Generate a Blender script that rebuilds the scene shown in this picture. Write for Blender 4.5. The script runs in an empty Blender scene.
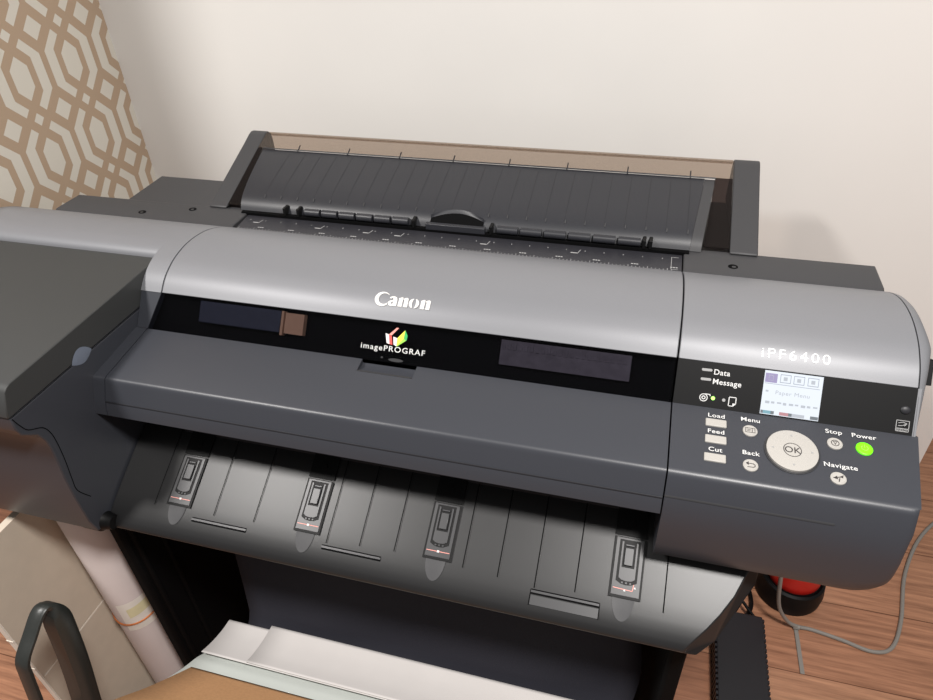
import bpy, bmesh, math, random
from mathutils import Vector, Matrix
random.seed(4)
SC = bpy.context.scene
COL = SC.collection

# ------------------------------------------------------------------ materials
def lin(c):
    return tuple(((v/255/12.92) if v/255 <= .04045 else ((v/255+.055)/1.055)**2.4) for v in c)
def mat(name, rgb, rough=.5, metal=0., spec=.5, noise=0., nscale=60., bump=0., coat=0., emit=None, estr=0.):
    m = bpy.data.materials.new(name); m.use_nodes = True
    nt = m.node_tree; b = nt.nodes['Principled BSDF']
    c = lin(rgb)
    b.inputs['Base Color'].default_value = (*c, 1)
    b.inputs['Roughness'].default_value = rough
    b.inputs['Metallic'].default_value = metal
    b.inputs['Specular IOR Level'].default_value = spec
    b.inputs['Coat Weight'].default_value = coat
    if emit:
        b.inputs['Emission Color'].default_value = (*lin(emit), 1)
        b.inputs['Emission Strength'].default_value = estr
    if noise or bump:
        tc = nt.nodes.new('ShaderNodeTexCoord'); n = nt.nodes.new('ShaderNodeTexNoise')
        n.inputs['Scale'].default_value = nscale; n.inputs['Detail'].default_value = 4
        nt.links.new(tc.outputs['Object'], n.inputs['Vector'])
        if noise:
            r = nt.nodes.new('ShaderNodeValToRGB')
            r.color_ramp.elements[0].position = .3; r.color_ramp.elements[1].position = .7
            r.color_ramp.elements[0].color = (*[v*(1-noise) for v in c], 1)
            r.color_ramp.elements[1].color = (*[min(1, v*(1+noise)) for v in c], 1)
            nt.links.new(n.outputs['Fac'], r.inputs['Fac']); nt.links.new(r.outputs['Color'], b.inputs['Base Color'])
        if bump:
            bp = nt.nodes.new('ShaderNodeBump'); bp.inputs['Strength'].default_value = bump
            bp.inputs['Distance'].default_value = .001
            nt.links.new(n.outputs['Fac'], bp.inputs['Height']); nt.links.new(bp.outputs['Normal'], b.inputs['Normal'])
    return m

M = {}
M['silver'] = mat('silver_paint', (121, 122, 126), .45, .15, .5, .03, 900, .03)
M['grey'] = mat('slate_plastic', (60, 63, 70), .5, 0, .4, .04, 1200, .08)
M['front'] = mat('slate_plastic_gloss', (53, 55, 61), .38, 0, .5, .03, 1200, .05)
M['ink'] = mat('ink_box_plastic', (54, 55, 55), .5, 0, .4, .04, 1200, .08)
M['tray'] = mat('tray_plastic', (29, 29, 30), .39, .0, .5, .03, 1500, .05)
M['deck'] = mat('deck_plastic', (58, 58, 60), .5, 0, .4, .04, 1200, .08)
M['guide'] = mat('guide_plastic', (38, 39, 44), .42, .0, .5, .04, 1500, .06)
M['leaf'] = mat('recess_sheen', (104, 112, 126), .4, 0, .5, .03, 900)  # lighter than the box: the recess's reflection put into its colour
M['rulerm'] = mat('ruler_plastic', (44, 44, 49), .45, 0, .4, .03, 900)
M['dark'] = mat('dark_plastic', (34, 34, 38), .45, 0, .4, .03, 900)
M['black'] = mat('black_plastic', (12, 12, 13), .5, 0, .2, .05, 400)
M['gap'] = mat('seam_black', (5, 5, 6), .8, 0, .1, .05, 400)
M['mid'] = mat('clip_grey', (50, 50, 52), .38, .05, .5, .03, 1500)
M['white'] = mat('print_white', (206, 206, 205), .5, 0, .3, .01, 500)
M['dim'] = mat('print_grey', (150, 150, 150), .5, 0, .3, .01, 500)
M['chrome'] = mat('logo_silver', (222, 220, 217), .35, .2, .5, .01, 500)
M['button'] = mat('button_ivory', (168, 165, 160), .4, 0, .4, .01, 500)
M['ink_print'] = mat('print_dark', (62, 58, 58), .5, 0, .3, .01, 500)
M['red'] = mat('print_red', (226, 84, 78), .5, 0, .3, .01, 500)
M['pink'] = mat('print_pink', (224, 150, 140), .5, 0, .3, .01, 500)
M['yellow'] = mat('print_yellow', (226, 216, 80), .5, 0, .3, .01, 500)
M['green'] = mat('print_green', (60, 170, 90), .5, 0, .3, .01, 500)
M['lime'] = mat('print_lime', (150, 205, 80), .5, 0, .3, .01, 500)
M['power'] = mat('power_lit_green', (110, 230, 20), .4, 0, .4, .01, 500, emit=(90, 235, 10), estr=.75)
M['led'] = mat('led_lit_green', (150, 240, 100), .4, 0, .4, .01, 500, emit=(170, 255, 110), estr=1.3)
M['lcd'] = mat('lcd_white', (70, 74, 78), .3, 0, .3, .004, 90, emit=(236, 242, 250), estr=.93)
M['lcd_purple'] = mat('lcd_purple', (50, 50, 54), .3, 0, .3, .01, 90, emit=(180, 168, 214), estr=.76)
M['lcd_line'] = mat('lcd_line', (50, 50, 54), .3, 0, .3, .01, 90, emit=(186, 194, 208), estr=.78)
M['lcd_faint'] = mat('lcd_faint', (50, 50, 54), .3, 0, .3, .01, 90, emit=(206, 212, 220), estr=.82)
M['lcd_blue'] = mat('lcd_blue', (50, 50, 54), .3, 0, .3, .01, 90, emit=(140, 200, 215), estr=.7)
M['lcd_red'] = mat('lcd_red', (50, 50, 54), .3, 0, .3, .01, 90, emit=(225, 160, 165), estr=.7)
M['lcd_grey'] = mat('lcd_grey', (50, 50, 54), .3, 0, .3, .01, 90, emit=(140, 150, 155), estr=.6)
M['slate_reflect'] = mat('slate_reflection', (56, 60, 72), .5, 0, .3, .1, 150)  # bluish room reflection in the window, held as a block colour
M['tan'] = mat('tan_reflection', (190, 150, 118), .6, 0, .3, .05, 150)  # tan part of the same window reflection, held as colour
M['rail'] = mat('rail_grey', (104, 98, 102), .4, .2, .4, .15, 90)
M['fabric'] = mat('navy_fabric', (36, 36, 43), .8, 0, .2, .06, 700, .2)
M['paper'] = mat('white_paper', (190, 186, 184), .7, 0, .2, .012, 30)
M['paper2'] = mat('white_board', (200, 205, 200), .7, 0, .2, .012, 30)
M['kraft'] = mat('kraft_board', (176, 134, 96), .8, 0, .2, .07, 260, .1)
M['carton'] = mat('pale_board', (196, 184, 168), .6, 0, .3, .03, 40)
M['edge'] = mat('pale_board_edge', (226, 218, 206), .7, 0, .2, .04, 300)
M['roll'] = mat('roll_paper', (206, 196, 194), .6, 0, .25, .015, 25)
M['label'] = mat('roll_label', (226, 222, 214), .6, 0, .25, .015, 60)
M['label_tint'] = mat('roll_label_tint', (214, 208, 170), .6, 0, .25, .04, 60)
M['band'] = mat('rubber_band', (176, 104, 60), .5, 0, .3, .06, 300)
M['handle'] = mat('handle_black', (40, 42, 40), .38, 0, .5, .06, 300, .1)
M['cable'] = mat('cable_grey', (142, 138, 132), .45, 0, .4, .03, 300)
M['canred'] = mat('can_red', (200, 34, 26), .4, 0, .5, .04, 60)
M['wallm'] = mat('wall_paint', (222, 219, 215), .75, 0, .25, .012, 6, .05)
M['logo_wt'] = mat('logo_white', (225, 220, 222), .5, 0, .3, .01, 500)

def glass(name, tint, mixf, rough=.1, base=.35):
    m = bpy.data.materials.new(name); m.use_nodes = True
    nt = m.node_tree; nt.nodes.clear()
    o = nt.nodes.new('ShaderNodeOutputMaterial'); mx = nt.nodes.new('ShaderNodeMixShader')
    t = nt.nodes.new('ShaderNodeBsdfTransparent'); g = nt.nodes.new('ShaderNodeBsdfPrincipled')
    t.inputs['Color'].default_value = (*tint, 1)
    g.inputs['Base Color'].default_value = (*[v*base for v in tint], 1); g.inputs['Roughness'].default_value = rough
    mx.inputs['Fac'].default_value = mixf
    nt.links.new(t.outputs[0], mx.inputs[1]); nt.links.new(g.outputs[0], mx.inputs[2])
    nt.links.new(mx.outputs[0], o.inputs['Surface'])
    return m
M['smoke'] = glass('smoked_strip', (.66, .66, .70), .06, .12, .02)
M['lid'] = glass('brown_smoked_lid', (.76, .69, .63), .12, .25)
M['cheek'] = glass('dark_smoked_cheek', (.24, .20, .19), .12, .2)

def floor_mat():
    m = bpy.data.materials.new('wood_floor'); m.use_nodes = True
    nt = m.node_tree; b = nt.nodes['Principled BSDF']; L = nt.links.new
    tc = nt.nodes.new('ShaderNodeTexCoord')
    mp = nt.nodes.new('ShaderNodeMapping'); L(tc.outputs['Object'], mp.inputs['Vector'])
    mp.inputs['Location'].default_value = (.33, .07, 0)
    br = nt.nodes.new('ShaderNodeTexBrick'); L(mp.outputs[0], br.inputs['Vector'])
    br.inputs['Scale'].default_value = 1; br.inputs['Brick Width'].default_value = 1.25; br.inputs['Row Height'].default_value = .19
    br.inputs['Mortar Size'].default_value = .0012; br.inputs['Mortar Smooth'].default_value = .3
    br.inputs['Color1'].default_value = (*lin((196, 150, 120)), 1); br.inputs['Color2'].default_value = (*lin((172, 122, 95)), 1)
    br.inputs['Mortar'].default_value = (*lin((116, 78, 56)), 1)
    mp2 = nt.nodes.new('ShaderNodeMapping'); L(tc.outputs['Object'], mp2.inputs['Vector'])
    mp2.inputs['Scale'].default_value = (1.6, 30, 1)
    n = nt.nodes.new('ShaderNodeTexNoise'); n.inputs['Scale'].default_value = 3; n.inputs['Detail'].default_value = 8; n.inputs['Roughness'].default_value = .65
    L(mp2.outputs[0], n.inputs['Vector'])
    r = nt.nodes.new('ShaderNodeValToRGB'); L(n.outputs['Fac'], r.inputs['Fac'])
    r.color_ramp.elements[0].position = .3; r.color_ramp.elements[0].color = (.40, .33, .30, 1)
    r.color_ramp.elements[1].position = .68; r.color_ramp.elements[1].color = (1.12, 1.05, 1.0, 1)
    mx = nt.nodes.new('ShaderNodeMix'); mx.data_type = 'RGBA'; mx.blend_type = 'MULTIPLY'; mx.inputs['Factor'].default_value = .85
    L(br.outputs['Color'], mx.inputs['A']); L(r.outputs['Color'], mx.inputs['B'])
    L(mx.outputs['Result'], b.inputs['Base Color'])
    b.inputs['Roughness'].default_value = .32
    bp = nt.nodes.new('ShaderNodeBump'); bp.inputs['Strength'].default_value = .15; bp.inputs['Distance'].default_value = .001
    L(n.outputs['Fac'], bp.inputs['Height']); L(bp.outputs[0], b.inputs['Normal'])
    return m
M['floor'] = floor_mat()

def trellis_mat():
    """cream trellis wallpaper on tan: repeat .120 x .1375 m of the wall's own Y / Z"""
    m = bpy.data.materials.new('trellis_wallpaper'); m.use_nodes = True
    nt = m.node_tree; b = nt.nodes['Principled BSDF']; L = nt.links.new
    tc = nt.nodes.new('ShaderNodeTexCoord'); sp = nt.nodes.new('ShaderNodeSeparateXYZ'); L(tc.outputs['Object'], sp.inputs[0])
    def op(o, a, c=None, d=None):
        n = nt.nodes.new('ShaderNodeMath'); n.operation = o
        for i, v in enumerate((a, c, d)):
            if v is None: continue
            if isinstance(v, (int, float)): n.inputs[i].default_value = v
            else: L(v, n.inputs[i])
        return n.outputs[0]
    PW, PH = .1203, .1373
    def fold(s, off, p):
        t = op('ADD', s, off); t = op('FLOORED_MODULO', t, p); t = op('SUBTRACT', t, p/2); return op('ABSOLUTE', t)
    x = fold(sp.outputs['Y'], -.965+PW/2+PW*20, PW)
    z = fold(sp.outputs['Z'], -1.1297+PH/2+PH*20, PH)
    s = op('ADD', x, z)
    lt = lambda a, v: op('LESS_THAN', a, v)
    hexa = op('MULTIPLY', lt(x, .0190), lt(s, .0365))
    outer = op('MULTIPLY', lt(x, .0535), lt(s, .083))
    inner = op('MULTIPLY', lt(x, .0325), lt(s, .0605))
    band = op('MULTIPLY', outer, op('SUBTRACT', 1, inner))
    band = op('MULTIPLY', band, lt(op('SUBTRACT', z, x), .0355))
    zz = op('SUBTRACT', PH/2, z); xx = op('SUBTRACT', PW/2, x)
    small = lt(op('ADD', x, zz), .0112)
    large = lt(op('ADD', xx, zz), .0205)
    f = op('MAXIMUM', op('MAXIMUM', hexa, band), op('MAXIMUM', small, large))
    mx = nt.nodes.new('ShaderNodeMix'); mx.data_type = 'RGBA'; L(f, mx.inputs['Factor'])
    mx.inputs['A'].default_value = (*lin((182, 158, 134)), 1); mx.inputs['B'].default_value = (*lin((218, 212, 200)), 1)
    L(mx.outputs['Result'], b.inputs['Base Color']); b.inputs['Roughness'].default_value = .6
    return m
M['trellis'] = trellis_mat()

# ------------------------------------------------------------------ mesh helpers
def base_of(p):
    v = Vector((0, 0, 0))
    while p is not None: v += p.location; p = p.parent
    return v
def link(name, bm, mats, parent=None, smooth=35, bevel=0., seg=2, kind=None):
    me = bpy.data.meshes.new(name)
    bmesh.ops.remove_doubles(bm, verts=bm.verts, dist=1e-6)
    bmesh.ops.recalc_face_normals(bm, faces=bm.faces)
    b = base_of(parent)
    for v in bm.verts: v.co -= b
    bm.to_mesh(me); bm.free()
    if not isinstance(mats, (list, tuple)): mats = [mats]
    for m in mats: me.materials.append(M[m] if isinstance(m, str) else m)
    if smooth:
        me.polygons.foreach_set('use_smooth', [True]*len(me.polygons)); me.set_sharp_from_angle(angle=math.radians(smooth))
    o = bpy.data.objects.new(name, me); COL.objects.link(o); o.parent = parent
    if bevel:
        md = o.modifiers.new('bevel', 'BEVEL'); md.width = bevel; md.segments = seg; md.limit_method = 'ANGLE'; md.angle_limit = math.radians(38)
        md.harden_normals = False
    if kind: o['kind'] = kind
    return o
def face(bm, vs, mi=0):
    try:
        f = bm.faces.new(vs); f.material_index = mi; return f
    except ValueError: return None
def loft(bm, secs, mi=0, closed=True, caps=True):
    rows = [[bm.verts.new(p) for p in s] for s in secs]
    n = len(rows[0])
    for a, b in zip(rows, rows[1:]):
        for i in range(n if closed else n-1):
            j = (i+1) % n
            face(bm, [a[i], a[j], b[j], b[i]], mi)
    if caps and closed:
        face(bm, rows[0], mi); face(bm, rows[-1][::-1], mi)
def prism(bm, prof, x0, x1, mi=0, nx=1):
    """profile (y,z) extruded along X; x0 / x1 a number or one value per profile point"""
    a = x0 if isinstance(x0, (list, tuple)) else [x0]*len(prof)
    b = x1 if isinstance(x1, (list, tuple)) else [x1]*len(prof)
    loft(bm, [[(a[i]+(b[i]-a[i])*k/nx, p[0], p[1]) for i, p in enumerate(prof)] for k in range(nx+1)], mi)
def box(bm, x0, x1, y0, y1, z0, z1, mi=0):
    prism(bm, [(y0, z0), (y1, z0), (y1, z1), (y0, z1)], x0, x1, mi)
def obox(bm, o, ux, uy, uz, a, b, mi=0):
    """box from a to b in the frame o + x ux + y uy + z uz"""
    P = lambda x, y, z: o + ux*x + uy*y + uz*z
    vs = [bm.verts.new(P(x, y, z)) for z in (a[2], b[2]) for y in (a[1], b[1]) for x in (a[0], b[0])]
    for q in ((0, 2, 3, 1), (4, 5, 7, 6), (0, 1, 5, 4), (2, 6, 7, 3), (0, 4, 6, 2), (1, 3, 7, 5)):
        face(bm, [vs[i] for i in q], mi)
def crom(pts, k=4):
    out = []
    for i in range(len(pts)-1):
        p0 = pts[max(i-1, 0)]; p1 = pts[i]; p2 = pts[i+1]; p3 = pts[min(i+2, len(pts)-1)]
        for j in range(k):
            t = j/k
            out.append(tuple(.5*((2*b)+(c-a)*t+(2*a-5*b+4*c-d)*t*t+(-a+3*b-3*c+d)*t**3) for a, b, c, d in zip(p0, p1, p2, p3)))
    out.append(tuple(pts[-1])); return out
def tube(bm, pts, r, n=10, mi=0, k=5):
    pts = [Vector(p) for p in (crom(pts, k) if k > 1 else pts)]
    secs = []; up = Vector((.31, .2, .93)).normalized()
    for i, p in enumerate(pts):
        t = (pts[min(i+1, len(pts)-1)] - pts[max(i-1, 0)]).normalized()
        a = t.cross(up).normalized(); b = t.cross(a)
        secs.append([p + (a*math.cos(2*math.pi*q/n) + b*math.sin(2*math.pi*q/n))*r for q in range(n)])
    loft(bm, secs, mi)
def lathe(bm, cx, cy, prof, n=40, mi=0):
    secs = [[(cx+r*math.cos(2*math.pi*q/n), cy+r*math.sin(2*math.pi*q/n), z) for q in range(n)] for r, z in prof]
    loft(bm, secs, mi)
def poly(bm, o, ux, uy, uz, pts, h, mi=0):
    """flat outline raised by h"""
    lo = [bm.verts.new(o+ux*x+uy*y) for x, y in pts]; hi = [bm.verts.new(o+ux*x+uy*y+uz*h) for x, y in pts]
    f = face(bm, hi, mi); n = len(pts)
    for i in range(n): face(bm, [lo[i], lo[(i+1) % n], hi[(i+1) % n], hi[i]], mi)
def disc(bm, o, ux, uy, uz, rx, ry, h0, h1, mi=0, n=40, dome=0.):
    secs = []
    for (s, h) in ((1, h0), (1, h1-.0004), (.94, h1)) + (((.6, h1+dome),) if dome else ()):
        secs.append([o+ux*(rx*s*math.cos(2*math.pi*q/n))+uy*(ry*s*math.sin(2*math.pi*q/n))+uz*h for q in range(n)])
    loft(bm, secs, mi)
def ring(bm, o, ux, uy, uz, r0, r1, h, mi=0, n=36, a0=0., a1=2*math.pi):
    full = abs(a1-a0-2*math.pi) < 1e-4
    N = n if full else n+1
    V = []
    for q in range(N):
        a = a0+(a1-a0)*q/n; d = ux*math.cos(a)+uy*math.sin(a)
        V.append([bm.verts.new(o+d*r0+uz*h), bm.verts.new(o+d*r1+uz*h)])
    for q in range(n):
        face(bm, [V[q][0], V[q][1], V[(q+1) % N][1], V[(q+1) % N][0]], mi)
def stroke(bm, o, ux, uy, uz, pts, w, h, mi=0):
    for (a, b) in zip(pts, pts[1:]):
        a = Vector(a); b = Vector(b); d = (b-a).normalized(); nrm = Vector((-d.y, d.x))*w/2; e = d*w/2
        q = [a-e+nrm, a-e-nrm, b+e-nrm, b+e+nrm]
        poly(bm, o, ux, uy, uz, [tuple(v) for v in q], h, mi)
def letters(bm, body, o, ux, uy, uz, size, h=.0004, mi=0, bold=0., spacing=1., stretch=1., align='CENTER', shear=0.):
    cu = bpy.data.curves.new('t', 'FONT'); cu.body = body; cu.size = size; cu.align_x = align
    cu.offset = bold*size; cu.space_character = spacing; cu.shear = shear; cu.resolution_u = 4
    ob = bpy.data.objects.new('t', cu); COL.objects.link(ob)
    dg = bpy.context.evaluated_depsgraph_get(); dg.update()
    me = bpy.data.meshes.new_from_object(ob.evaluated_get(dg))
    idx = {}
    for v in me.vertices: idx[v.index] = bm.verts.new(o+ux*(v.co.x*stretch)+uy*v.co.y+uz*h)
    for p in me.polygons: face(bm, [idx[i] for i in p.vertices], mi)
    bpy.data.objects.remove(ob); bpy.data.curves.remove(cu); bpy.data.meshes.remove(me)
def thing(name, loc, label, cat, group=None):
    o = bpy.data.objects.new(name, None); COL.objects.link(o); o.location = loc; o.empty_display_size = .05
    o['label'] = label; o['category'] = cat
    if group: o['group'] = group
    return o
def tag(o, label, cat): o['label'] = label; o['category'] = cat; return o
BM = bmesh.new
X = Vector((1, 0, 0))
def slope(A, B):
    """frame on a sloping face running from A=(y,z) up to B=(y,z): up direction and outward normal"""
    d = Vector((0, B[0]-A[0], B[1]-A[1])).normalized(); return d, X.cross(d)

# ------------------------------------------------------------------ the setting
YW, XL = 1.2, -1.057
bm = BM(); box(bm, -3.2, 2.6, -1.6, 3.4, -.05, 0); link('floor', bm, 'floor', kind='structure', smooth=0)
bm = BM(); box(bm, XL-.2, .621, YW, YW+.12, 0, 2.6); link('wall_back', bm, 'wallm', kind='structure', smooth=0)
bm = BM(); box(bm, XL-.2, XL, .70, YW, 0, 2.6); link('wall_left', bm, 'trellis', kind='structure', smooth=0)
bm = BM(); box(bm, -3.2, 2.6, 3.4, 3.5, 0, 2.6); link('wall_far', bm, 'wallm', kind='structure', smooth=0)

# ------------------------------------------------------------------ the printer
pr = thing('wide_format_printer', (-.29, .75, 0), 'grey and silver wide format printer on its stand against the white wall', 'printer')
XA, XB = -.6345, .056             # the two seams of the centre cover
COVER = crom([(.856, .9445), (.826, .961), (.794, .9725), (.764, .9775), (.734, .9775), (.706, .972), (.687, .964), (.673, .955), (.660, .942)], 5)
COVIN = [(.676, .9345), (.70, .93), (.85, .93)]
# chassis
bm = BM(); prism(bm, [(.60, .725), (.905, .725), (.905, .927), (.70, .915), (.665, .87), (.60, .86)], -.95, .285); box(bm, -.60, .05, .575, .62, .74, .80)
link('chassis', bm, 'dark', pr, bevel=.003)
# rear deck with roll housing behind
bm = BM()
prism(bm, [(.845, .925), (.845, .945), (.855, .950), (.910, .950), (.914, .946), (.914, .925)], -.978, XA-.001)
prism(bm, [(.845, .925), (.845, .945), (.855, .950), (.913, .950), (.917, .946), (.917, .925)], XB+.0028, .308)
prism(bm, [(.905, .80), (.905, .947), (1.012, .950), (1.016, .946), (1.016, .80)], -.879, -.60)
prism(bm, [(.905, .80), (.905, .9465), (1.085, .948), (1.09, .94), (1.09, .80)], -.711, .158)
link('rear_deck', bm, 'deck', pr, bevel=.002)
for x, y in ((-.815, .868), (.124, .873), (-.735, .894)):
    bm = BM(); o = Vector((x, y, .9502)); disc(bm, o, X, Vector((0, 1, 0)), Vector((0, 0, 1)), .0065, .0055, 0, .0008, 0, 20)
    disc(bm, o+Vector((.001, -.002, 0)), X, Vector((0, 1, 0)), Vector((0, 0, 1)), .003, .0025, 0, .0012, 1, 14)
    link('deck_screw', bm, ['gap', 'mid'], pr)
# silver covers
bm = BM(); prism(bm, COVER+COVIN, XA, XB, nx=2); tc = link('top_cover', bm, 'silver', pr, smooth=50, bevel=.001)
bm = BM(); prism(bm, COVER+COVIN, -.6688, XA-.0018)
cut = [p for p in COVER if p[0] > .738]+[(.724, .9752), (.716, .9712), (.7122, .9655), (.7122, .93), (.85, .93)]
prism(bm, cut, -1.035, -.6688); link('left_cover', bm, 'silver', pr, smooth=50, bevel=.001)
bm = BM(); prism(bm, COVER+COVIN, XB+.0018, .306); link('right_cover', bm, 'silver', pr, smooth=50, bevel=.001)
bm = BM()
endp = COVER + [(.653, .934), (.640, .917), (.628, .901), (.640, .86), (.85, .86)]
secs = []
for x, d in ((.3068, 0.), (.313, .0012), (.318, .005), (.3215, .011), (.323, .019)):
    s = []
    for i, (y, z) in enumerate(endp):
        fr = max(0, min(1, (.74-y)/.06)) if i < len(endp)-2 else 0
        dx = -.011*max(0, min(1, (.70-y)/.07))
        s.append((x+dx*(x-.3068)/.0162*1.0, y+d*.8*fr, z-d*(1-.6*fr) if i < len(endp)-2 else z))
    secs.append(s)
loft(bm, secs); link('side_cap', bm, 'silver', pr, smooth=60)
bm = BM(); prism(bm, [(.690, .925), (.702, .922), (.715, .945), (.708, .948)], .320, .331); link('side_latch', bm, 'black', pr, bevel=.001)
def wrap(bm, y0):
    """lay flat lettering (x, up, height) on the curved front of the cover, its foot at depth y0"""
    P = COVER[::-1]; S = [0.]
    for a, b in zip(P, P[1:]): S.append(S[-1]+math.hypot(b[0]-a[0], b[1]-a[1]))
    s0 = next(S[i]+(y0-P[i][0])/(P[i+1][0]-P[i][0])*(S[i+1]-S[i]) for i in range(len(P)-1) if P[i][0] <= y0 <= P[i+1][0])
    for v in bm.verts:
        q = s0+v.co.y; i = max(k for k in range(len(S)-1) if S[k] <= q); t = (q-S[i])/(S[i+1]-S[i])
        d = Vector((0, P[i+1][0]-P[i][0], P[i+1][1]-P[i][1])).normalized()
        v.co = Vector((v.co.x, P[i][0]+(P[i+1][0]-P[i][0])*t, P[i][1]+(P[i+1][1]-P[i][1])*t))+X.cross(d)*v.co.z
# raised maker's name on the cover: thick and thin strokes
cu_, cn_ = Vector((0, 1, 0)), Vector((0, 0, 1))
NAME_O = Vector((-.2828, 0, 0))
def name_letters(bm):
    # outlines in units of the lower-case height, C starts at 0
    def C(x):
        out = []; inn = []
        for a in range(38, 322, 12):
            r = math.radians(a); out.append((x+.82+.82*math.cos(r), .62+.78*math.sin(r)))
        for a in range(318, 42, -12):
            r = math.radians(a); inn.append((x+.98+.60*math.cos(r), .66+.60*math.sin(r)))
        poly(bm, NAME_O, X*u, cu_*u, cn_, out+inn, .0012)
    def A(x):
        poly(bm, NAME_O, X*u, cu_*u, cn_, [(x+.42, 0), (x+.95, 0), (x+.95, .70), (x+.86, .92), (x+.62, 1.02), (x+.30, .98), (x+.12, .84), (x+.22, .72), (x+.40, .84), (x+.52, .80), (x+.55, .62), (x+.55, .10)], .0012)
        poly(bm, NAME_O, X*u, cu_*u, cn_, [(x+.55, .58), (x+.22, .50), (x+.03, .30), (x+.12, .06), (x+.36, -.04), (x+.55, .08), (x+.55, .18), (x+.42, .14), (x+.34, .26), (x+.40, .42), (x+.55, .48)], .0012)
    def N(x):
        poly(bm, NAME_O, X*u, cu_*u, cn_, [(x+.06, 0), (x+.46, 0), (x+.46, 1.0), (x+.30, 1.0), (x, .84), (x+.06, .80)], .0012)
        poly(bm, NAME_O, X*u, cu_*u, cn_, [(x+.46, .74), (x+.62, .94), (x+.86, 1.02), (x+1.02, .94), (x+1.04, .76), (x+1.04, 0), (x+.64, 0), (x+.64, .74), (x+.56, .80)], .0012)
    def O(x):
        L = [(x+.5+.5*math.cos(math.radians(a)), .5+.52*math.sin(math.radians(a))) for a in range(98, 263, 11)]
        R_ = [(x+.44+.12*math.cos(math.radians(a)), .5+.44*math.sin(math.radians(a))) for a in range(262, 97, -11)]
        poly(bm, NAME_O, X*u, cu_*u, cn_, L+R_, .0012)
        L = [(x+.54+.5*math.cos(math.radians(a)), .5+.52*math.sin(math.radians(a))) for a in range(-82, 83, 11)]
        R_ = [(x+.60+.12*math.cos(math.radians(a)), .5+.44*math.sin(math.radians(a))) for a in range(82, -83, -11)]
        poly(bm, NAME_O, X*u, cu_*u, cn_, L+R_, .0012)
    u = .0128
    s = -3.15
    C(s); A(s+1.42); N(s+2.48); O(s+3.64); N(s+4.80)
bm = BM(); name_letters(bm); wrap(bm, .6748); link('maker_name', bm, 'chrome', tc)
rc = [o for o in pr.children if o.name == 'right_cover'][0]
bm = BM(); letters(bm, 'iPF6400', Vector((.1815, 0, 0)), X, cu_, cn_, .0158, .0008, 0, -.014, 1.28, 1.14); wrap(bm, .6695); link('model_lettering', bm, 'chrome', rc)

# dark window strip
ST_T, ST_B = (.660, .942), (.629, .901)
su, sn = slope(ST_B, ST_T)
SL = math.hypot(ST_T[0]-ST_B[0], ST_T[1]-ST_B[1])
def sp(x, t, h=0.): # point on strip, t from bottom 0 to top 1
    return Vector((x, ST_B[0], ST_B[1])) + su*(SL*t) + sn*h
bm = BM()
a = sp(0, -.02, -.0135); b = sp(0, 1.05, -.0135); c = sp(0, 1.0, -.024); d = sp(0, 0, -.024)
prism(bm, [(a.y, a.z), (b.y, b.z), (c.y, c.z), (d.y, d.z)], -.652, XB)
back = link('window_backing', bm, 'gap', pr)
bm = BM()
obox(bm, sp(0, 0, -.013), X, su, sn, (-.575, SL*.36, 0), (-.452, SL*.93, .009)); link('slate_reflection_block', bm, 'slate_reflect', pr, bevel=.001)  # added block behind the glass, standing in for a bluish reflection
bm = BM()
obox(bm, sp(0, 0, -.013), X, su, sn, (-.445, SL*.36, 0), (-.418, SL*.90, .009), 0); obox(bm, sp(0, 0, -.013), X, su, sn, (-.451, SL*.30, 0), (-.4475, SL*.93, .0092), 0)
link('tan_reflection_block', bm, 'tan', pr)  # added blocks standing in for the tan reflection in the glass
bm = BM()
obox(bm, sp(0, 0, -.013), X, su, sn, (-.152, SL*.32, 0), (.006, SL*.92, .006), 0)
for k in range(22): obox(bm, sp(0, 0, -.007), X, su, sn, (-.150+k*.007, SL*.70, 0), (-.150+k*.007+.0035, SL*(.80+.05*(k % 3)), .001), 0)
link('carriage_rail', bm, 'rail', pr)
bm = BM()
def stripslab(bm, xa0, xa1, xb, h0, h1, mi=0):
    V = []
    for h in (h0, h1):
        V += [bm.verts.new(p) for p in (sp(xa0, 0, h), sp(xb, 0, h), sp(xb, 1, h), sp(xa1, 1, h))]
    for q in ((0, 3, 2, 1), (4, 5, 6, 7), (0, 1, 5, 4), (1, 2, 6, 5), (2, 3, 7, 6), (3, 0, 4, 7)): face(bm, [V[i] for i in q], mi)
stripslab(bm, -.6495, XA, XB, -.003, 0)
win = link('viewing_window', bm, 'smoke', pr, smooth=0)
# series name and cube emblem printed on the window
bm = BM(); letters(bm, 'imagePROGRAF', sp(-.289, .27, .0003), X, su, sn, .0100, .0003, 0, .006, 1.18, 1.13); link('series_lettering', bm, 'white', win, smooth=0)
bm = BM(); E = sp(-.2868, .555, .0004); e = .00085
for mi, pts in ((0, [(-18, 12), (-12, 10), (-9, -8), (-14, -7)]), (1, [(-12, 10), (-7, 8), (-4, -9), (-9, -8)]), (2, [(-12, 10), (-7, 9), (4, 25), (0, 25)]),
                (0, [(-4, 7), (3, 5), (3, -11), (-2, -8)]), (3, [(3, 5), (15, 22), (14, 6), (3, -11)]), (4, [(15, 22), (20, 12), (19, 2), (14, 6)]), (5, [(14, 7), (19, 3), (4, -11), (3, -11), (9, -2)])):
    poly(bm, E, X*e, su*e, sn, [(x*.92, y*.77) for x, y in pts], .0003, mi)
link('cube_emblem', bm, ['logo_wt', 'red', 'pink', 'yellow', 'green', 'lime'], win, smooth=0)
bm = BM(); letters(bm, 'i', sp(-.305, .08, .0003), X, su, sn, .0001); bm.free()
bm = BM(); disc(bm, sp(-.283, .07, 0), X, su, sn, .010, .0022, -.0002, .0008); disc(bm, sp(-.302, .10, 0), X, su, sn, .0016, .0012, -.0002, .0006)
link('window_detent', bm, 'mid', win)

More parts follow.
